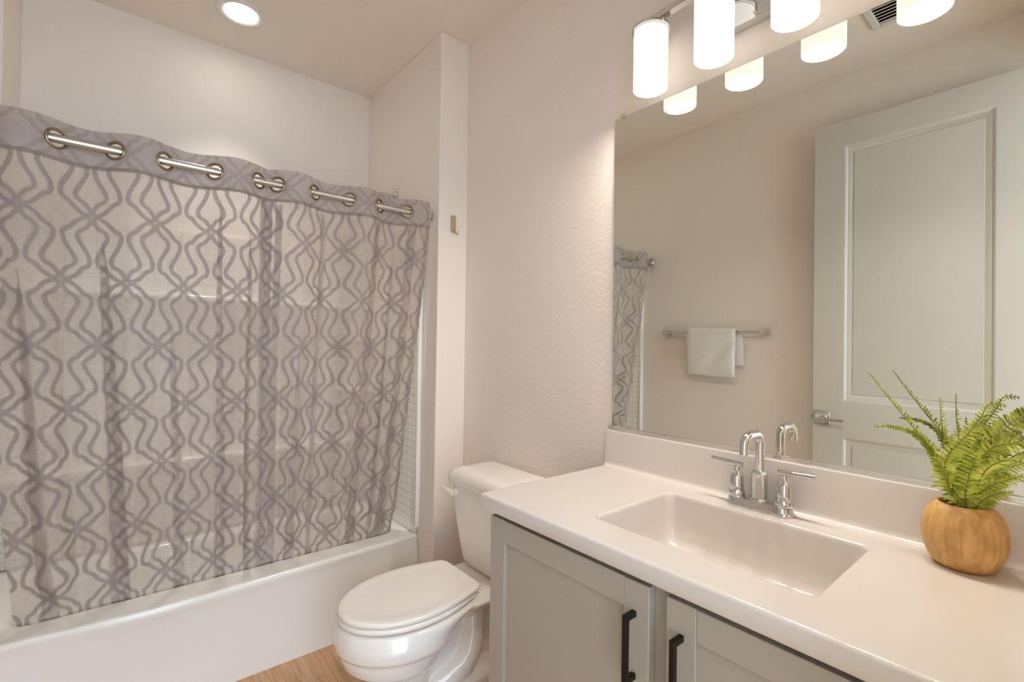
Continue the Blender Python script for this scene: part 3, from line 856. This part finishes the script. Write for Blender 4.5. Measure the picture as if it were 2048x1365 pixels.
# ------------------------------------------------------------------ mirror
mi = empty('wall_mirror', (0, 0.53, 1.0172))
tag(mi, 'large frameless wall mirror above the vanity backsplash', 'mirror')
my0, my1, mz0, mz1 = YE + 0.012, 1.0317, 1.0135, 2.0605
MB().box(-0.006, -0.001, my0, my1, mz0, mz1).build('mirror_glass', M['mirror'], mi, smooth=False, bevel=0.0012, seg=1)
ch = MB()
ch.box(-0.0125, -0.0068, my0, my1 + 0.002, 1.0098, 1.0215); ch.box(-0.0145, -0.0125, my0, my1 + 0.002, 1.0098, 1.0150); ch.box(-0.0125, -0.0005, my0, my1 + 0.002, 1.0098, 1.0125)
ch.build('bottom_channel', M['channel'], mi, smooth=False, bevel=0.0012)
for (y, z) in ((0.9977, 2.0605), (1.0325, 1.0168)):
    cp = MB().lathe([(0.0, -0.013), (0.006, -0.013), (0.0085, -0.0105), (0.0085, -0.0065), (0.0, -0.0065)], (0, y, z + (0.002 if z > 2 else 0)), 'x', 20)
    cp.build('clip', M['clear'], mi)

# ------------------------------------------------------------------ vanity light bar
LB, LTZ = 2.059, 2.232
LY = [0.840, 0.640, 0.440, 0.240]
LXS = [-0.087, -0.0935, -0.100, -0.106]      # the bar sits slightly askew to the wall
vl = empty('vanity_light', (0, 0.532, 2.2))
tag(vl, 'chrome bar vanity light with four frosted cylinder shades above the mirror', 'light')
MB().box(-0.034, -0.001, 0.450, 0.655, 2.156, 2.300).build('canopy', M['chrome'], vl, bevel=0.002)
MB().lathe([(0, -0.005), (0.003, -0.005), (0.004, -0.003), (0.004, 0)], (-0.034, 0.560, 2.168), 'x', 14).build('screw', M['brushed'], vl)
cb = []
for (x, y) in ((LXS[0] + 0.0007, LY[0] + 0.022), (LXS[3] - 0.0007, LY[3] - 0.022)):
    cb.append([(x - 0.010, y, LTZ + 0.022), (x + 0.010, y, LTZ + 0.022), (x + 0.010, y, LTZ + 0.042), (x - 0.010, y, LTZ + 0.042)])
MB().loft(cb).build('cross_bar', M['chrome'], vl, bevel=0.0015)
for y in (0.50, 0.61):
    MB().tube([(-0.034, y, LTZ + 0.032), (-0.088, y, LTZ + 0.032)], 0.007, 14).build('arm', M['chrome'], vl)
def lamp_parts(x, y):
    c = (x, y, 0)
    s = MB().lathe([(0.020, LTZ), (0.046, LTZ), (0.0495, LTZ - 0.003), (0.050, LTZ - 0.008), (0.050, LB + 0.001), (0.0485, LB), (0.0465, LB + 0.001), (0.0465, LTZ - 0.008), (0.020, LTZ - 0.006)], c, 'z', 48).build('shade', M['shade'], vl, angle=50)
    MB().lathe([(0.0, LTZ + 0.024), (0.012, LTZ + 0.024), (0.012, LTZ + 0.012), (0.052, LTZ + 0.010), (0.056, LTZ + 0.008), (0.056, LTZ + 0.001), (0.020, LTZ + 0.0005), (0.018, LTZ - 0.02), (0, LTZ - 0.02)], c, 'z', 40).build('cap', M['chrome'], s, angle=40)
    MB().lathe([(0.0, LB + 0.0035), (0.040, LB + 0.004), (0.0455, LB + 0.006), (0.0455, LB + 0.010), (0.030, LB + 0.07), (0.016, LTZ - 0.05), (0.016, LTZ - 0.02), (0, LTZ - 0.02)], c, 'z', 28).build('bulb', M['bulb'], s, angle=50)
for x, y in zip(LXS, LY): lamp_parts(x, y)

# ------------------------------------------------------------------ recessed downlight and vent
DL = (-0.897, 2.405, H)
dl = empty('recessed_light', DL)
tag(dl, 'round recessed downlight in the ceiling above the tub', 'light')
MB().lathe([(0.098, 0.0), (0.098, -0.004), (0.094, -0.007), (0.082, -0.008), (0.068, -0.004), (0.066, -0.0025), (0.066, -0.0005)], DL, 'z', 56).build('trim_ring', M['trim'], dl, angle=50)
MB().lathe([(0.066, -0.0022), (0.05, -0.003), (0.0, -0.0032)], DL, 'z', 48).build('lens', M['lens'], dl, angle=50)

ld = bpy.data.lights.new('downlight_beam', 'AREA')
ld.shape = 'DISK'; ld.size = 0.12; ld.energy = DOWNLIGHT_WATTS; ld.spread = math.radians(72); ld.color = (1.0, 0.965, 0.92)
lo = bpy.data.objects.new('downlight_beam', ld); COL.objects.link(lo)
lo.parent = dl; lo.location = (0, 0, -0.0045)

VX, VY = -1.185, 0.49
ve = empty('ceiling_vent', (VX, VY, H))
tag(ve, 'white square exhaust vent grille in the ceiling, seen in the mirror', 'vent')
v = MB()
v.box(VX - 0.135, VX + 0.135, VY + 0.105, VY + 0.135, H - 0.014, H - 0.001); v.box(VX - 0.135, VX + 0.135, VY - 0.135, VY - 0.105, H - 0.014, H - 0.001)
v.box(VX - 0.135, VX - 0.105, VY - 0.105, VY + 0.105, H - 0.014, H - 0.001); v.box(VX + 0.105, VX + 0.135, VY - 0.105, VY + 0.105, H - 0.014, H - 0.001)
v.build('vent_frame', M['vent'], ve, bevel=0.004)
v = MB()
for i in range(9):
    x = VX - 0.096 + i * 0.024
    v.add([(x - 0.009, VY - 0.105, H - 0.004), (x + 0.006, VY - 0.105, H - 0.012), (x + 0.009, VY - 0.105, H - 0.010), (x - 0.006, VY - 0.105, H - 0.002),
           (x - 0.009, VY + 0.105, H - 0.004), (x + 0.006, VY + 0.105, H - 0.012), (x + 0.009, VY + 0.105, H - 0.010), (x - 0.006, VY + 0.105, H - 0.002)],
          [(0, 1, 2, 3), (7, 6, 5, 4), (0, 4, 5, 1), (1, 5, 6, 2), (2, 6, 7, 3), (3, 7, 4, 0)])
v.build('louvers', M['vent'], ve, smooth=False)
MB().box(VX - 0.105, VX + 0.105, VY - 0.105, VY + 0.105, H - 0.0015, H - 0.0005).build('duct_shade_sheet', M['bronze'], ve, smooth=False)  # flat dark sheet, painted stand-in for the shade inside the duct

# ------------------------------------------------------------------ towel bar and towel on the left wall (seen in the mirror)
BX, BZ = XW + 0.060, 1.388
tb = empty('towel_bar', (XW, 1.52, BZ))
tag(tb, 'chrome towel bar on the left wall, seen in the mirror', 'towel bar')
MB().tube([(BX, 1.206, BZ), (BX, 1.837, BZ)], 0.0078, 20).build('rail', M['chrome'], tb)
for y in (1.202, 1.841):
    MB().lathe([(0.0, 0.0), (0.018, 0.0), (0.018, 0.072), (0.0165, 0.0755), (0.0, 0.0755)], (XW, y, BZ), 'x', 28).build('post', M['chrome'], tb, angle=40)

def towel():
    b = MB()
    random.seed(4)
    y0, y1 = 1.357, 1.670
    th = 0.020
    R0 = 0.0098
    zf, zb = 1.122, 1.190
    # profile of the centre line: front bottom -> over the bar -> back bottom (x away from the wall is +)
    cl = []
    for i in range(15): cl.append((BX + R0 + th / 2 + 0.004 * math.sin(i * 0.3), zf + (BZ - zf) * i / 14))
    for i in range(1, 10):
        a = PI * i / 10
        cl.append((BX + (R0 + th / 2) * math.cos(a), BZ + (R0 + th / 2) * math.sin(a)))
    for i in range(12): cl.append((BX - R0 - th / 2, BZ - (BZ - zb) * i / 11))
    cl = [Vector((x, 0, z)) for x, z in cl]
    nrm = []
    for i in range(len(cl)):
        t = (cl[min(i + 1, len(cl) - 1)] - cl[max(i - 1, 0)]).normalized()
        nrm.append(Vector((t.z, 0, -t.x)))
    ny = 22
    rings = []
    n = len(cl)
    for j in range(ny + 1):
        s = j / ny
        e = min(s, 1 - s) * ny
        f = 1.0 if e >= 2 else (0.35 if e == 0 else 0.88)
        loop = []
        for side in (1, -1):
            rng = range(n) if side > 0 else range(n - 1, -1, -1)
            for i in rng:
                back = max(0.0, (i - 24) / (n - 24))
                y = y0 + (y1 - y0) * s - (0.032 * (1 - s) * min(1, max(0, i - 20) / 6) if True else 0)
                wob = 0.0015 * math.sin(i * 0.9 + j * 0.7) + 0.002 * math.sin(j * 0.45 + i * 0.2)
                endf = min(1.0, 0.45 + 0.3 * min(i, n - 1 - i))
                p = cl[i] + nrm[i] * side * (th / 2 * f * endf + (wob if side > 0 else 0))
                dz = -0.006 * (1 - s) * (1 - i / n) - 0.003 * math.sin(s * 5)
                loop.append((p.x, y, p.z + dz))
        rings.append(loop)
    b.loft(rings)
    return b
tag(towel().build('hand_towel', M['towel'], angle=70, origin=(BX, 1.51, BZ)), 'white folded hand towel hanging on the chrome towel bar', 'towel')

# ------------------------------------------------------------------ potted fern
PC = Vector((-0.089, 0.1475, CZ))
pf = empty('potted_fern', PC)
tag(pf, 'green artificial fern in a round wooden pot on the counter', 'potted plant')
pot = [(0.0, 0.0), (0.036, 0.0), (0.042, 0.002), (0.0485, 0.010), (0.0545, 0.022), (0.0592, 0.038), (0.0615, 0.055), (0.0608, 0.072), (0.0575, 0.088), (0.0520, 0.101), (0.0455, 0.110), (0.0400, 0.1145), (0.0365, 0.1155), (0.0345, 0.1135), (0.034, 0.108), (0.035, 0.095), (0.036, 0.08)]
MB().lathe(pot, PC, 'z', 64).build('pot', M['wood'], pf, angle=60)
MB().lathe([(0.0355, 0.100), (0.025, 0.104), (0.012, 0.106), (0.0, 0.107)], PC, 'z', 32).build('moss', M['soil'], pf)

VR = Vector((0.4984, -0.8669, 0))            # across the view at the pot
VD = Vector((0.8669, 0.4984, 0))             # away from the camera
def fern_world(a, h, dep):
    """a: across (m, right +), h: height over the counter, dep: depth offset."""
    return PC + VR * a + VD * dep + Vector((0, 0, h))
def bez(P, n):
    """Catmull-Rom through P."""
    P = [Vector(p) for p in P]; Q = [P[0] * 2 - P[1]] + P + [P[-1] * 2 - P[-2]]
    out = []
    segn = max(4, n // (len(P) - 1))
    for i in range(1, len(Q) - 2):
        for k in range(segn):
            t = k / segn
            out.append(0.5 * ((2 * Q[i]) + (Q[i + 1] - Q[i - 1]) * t + (2 * Q[i - 1] - 5 * Q[i] + 4 * Q[i + 1] - Q[i + 2]) * t * t + (3 * Q[i] - Q[i - 1] - 3 * Q[i + 1] + Q[i + 2]) * t ** 3))
    out.append(P[-1])
    return out
def frond(ctrl, Lmax, rnd, face=0.0, start=0.12, vee=0.0, tipw=0.2):
    pts = bez(ctrl, 60)
    L = [0.0]
    for p, q in zip(pts[:-1], pts[1:]): L.append(L[-1] + (q - p).length)
    tot = L[-1]
    def at(d):
        for i in range(len(L) - 1):
            if L[i + 1] >= d:
                t = (d - L[i]) / max(1e-9, L[i + 1] - L[i])
                return pts[i].lerp(pts[i + 1], t), (pts[min(i + 2, len(pts) - 1)] - pts[max(i - 1, 0)]).normalized()
        return pts[-1], (pts[-1] - pts[-2]).normalized()
    spacing = 0.0030 + 0.205 * Lmax
    leaves = MB(); stem = MB()
    stem.tube(pts[::2] + [pts[-1]], [0.0016 - 0.0011 * i / (len(pts[::2])) for i in range(len(pts[::2]) + 1)], 7)
    d = tot * start
    while d < tot * 0.995:
        q = d / tot
        p, t = at(d)
        side = t.cross(-VD)
        if side.length < 0.2: side = VR.copy()
        side.normalize()
        nrm = side.cross(t).normalized()
        side = (side * math.cos(face) + nrm * math.sin(face)).normalized()
        nrm = side.cross(t).normalized()
        prof = min(1.0, 0.55 + q * 2.2) * (1 - max(0, q - 0.35) / 0.65 * (1 - tipw)) if q < 0.97 else tipw * 0.8
        for sg in (1, -1):
            ln = Lmax * prof * rnd.uniform(0.85, 1.1)
            dirv = (side * sg * (0.9 - 0.45 * vee) + t * rnd.uniform(0.38, 0.62) + nrm * (rnd.uniform(-0.28, 0.22) + 0.75 * vee)).normalized()
            w = ln * (rnd.uniform(0.085, 0.115) + max(0.0, 0.024 - Lmax) * 14) + 0.0006
            wv = dirv.cross(nrm).normalized() * w
            droop = Vector((0, 0, -1)) * ln * 0.16
            fold = nrm * w * 0.45
            prev = None; vs = []
            for k, (u, ww) in enumerate(((0.0, 0.35), (0.18, 0.95), (0.45, 1.0), (0.75, 0.75), (0.93, 0.35), (1.0, 0.0))):
                c = p + dirv * ln * u + droop * u * u
                vs += [c + wv * ww, c - fold * ww, c - wv * ww]
            fs = []
            for k in range(5):
                a = k * 3
                fs += [(a, a + 3, a + 4, a + 1), (a + 1, a + 4, a + 5, a + 2)]
            leaves.add(vs, fs)
        d += spacing * (1.0 - 0.3 * q)
    s = leaves.build('frond', M['leaf'], pf, smooth=True, angle=80)
    stem.build('frond_stem', M['stem'], s)
rnd = random.Random(11)
# across (m), height (m), depth per control point
FR_ = [   # control points (across, height, depth), leaflet length, roll, bare start, fold of the two leaflet rows
    ([(-.003, .10, .00), (-.028, .189, .02), (-.062, .242, .035), (-.098, .2975, .05), (-.132, .351, .061)], .0235, -1.15, .10, .7),
    ([(-.001, .10, .02), (-.024, .187, .03), (-.060, .233, .04), (-.091, .243, .045), (-.125, .242, .05)], .0145, -0.3, .38, 0),
    ([(.000, .10, .01), (-.013, .200, .02), (-.0245, .247, .02), (-.031, .307, .015)], .0260, -0.75, .25, .45),
    ([(-.003, .10, -.01), (-.034, .160, -.02), (-.037, .204, -.03), (-.010, .248, -.035), (.006, .281, -.04), (.016, .306, -.045), (.030, .305, -.065)], .0270, -0.2, .06, 0),
    ([(.006, .10, .01), (.036, .209, .02), (.068, .256, .02), (.095, .283, .02), (.124, .312, .02), (.155, .342, .02)], .0360, 0.1, .15, 0),
    ([(.010, .10, .02), (.024, .174, .02), (.0455, .2216, .01), (.0725, .234, .00), (.100, .256, -.02), (.130, .268, -.03)], .0290, 0.3, .12, .2),
    ([(.006, .10, .01), (.040, .158, .02), (.074, .196, .02), (.105, .220, .02), (.135, .244, .02)], .0200, -1.0, .15, .5),
    ([(.006, .10, .00), (.0134, .177, -.03), (.028, .206, -.05), (.046, .212, -.065), (.070, .205, -.08), (.084, .180, -.09)], .0290, -0.5, .10, 0),
    ([(.004, .10, -.01), (.010, .1265, -.01), (.025, .1537, -.02), (.0445, .170, -.03), (.066, .184, -.04), (.088, .190, -.05)], .0260, -0.4, .05, .2),
    ([(.000, .10, -.01), (-.006, .140, -.02), (-.004, .180, -.03), (.008, .220, -.03)], .0270, 0.2, .05, 0),
    ([(.004, .10, .0), (.014, .160, .01), (.026, .215, .02), (.044, .258, .03)], .0280, 0.3, .10, 0),
    ([(-.003, .10, -.01), (-.022, .145, -.02), (-.042, .180, -.03), (-.062, .214, -.04)], .0180, -0.9, .10, .4),
    ([(.006, .10, -.01), (.018, .128, -.02), (.034, .146, -.03), (.056, .152, -.03)], .0200, 0.4, .10, .3),
    ([(.000, .10, .02), (.004, .170, .03), (.006, .225, .035), (.004, .262, .035)], .0250, -0.3, .15, 0),
    ([(-.004, .10, .02), (-.016, .160, .035), (-.034, .205, .045), (-.052, .240, .045)], .0190, -0.4, .2, 0),
    ([(.002, .10, .03), (.020, .180, .045), (.030, .230, .05), (.052, .275, .05)], .0250, 0.2, .15, 0),
]
rnd = random.Random(11)
for ctrl, Lm, face, st, vee in FR_:
    frond([fern_world(*c) for c in ctrl], Lm, rnd, face, st, vee)
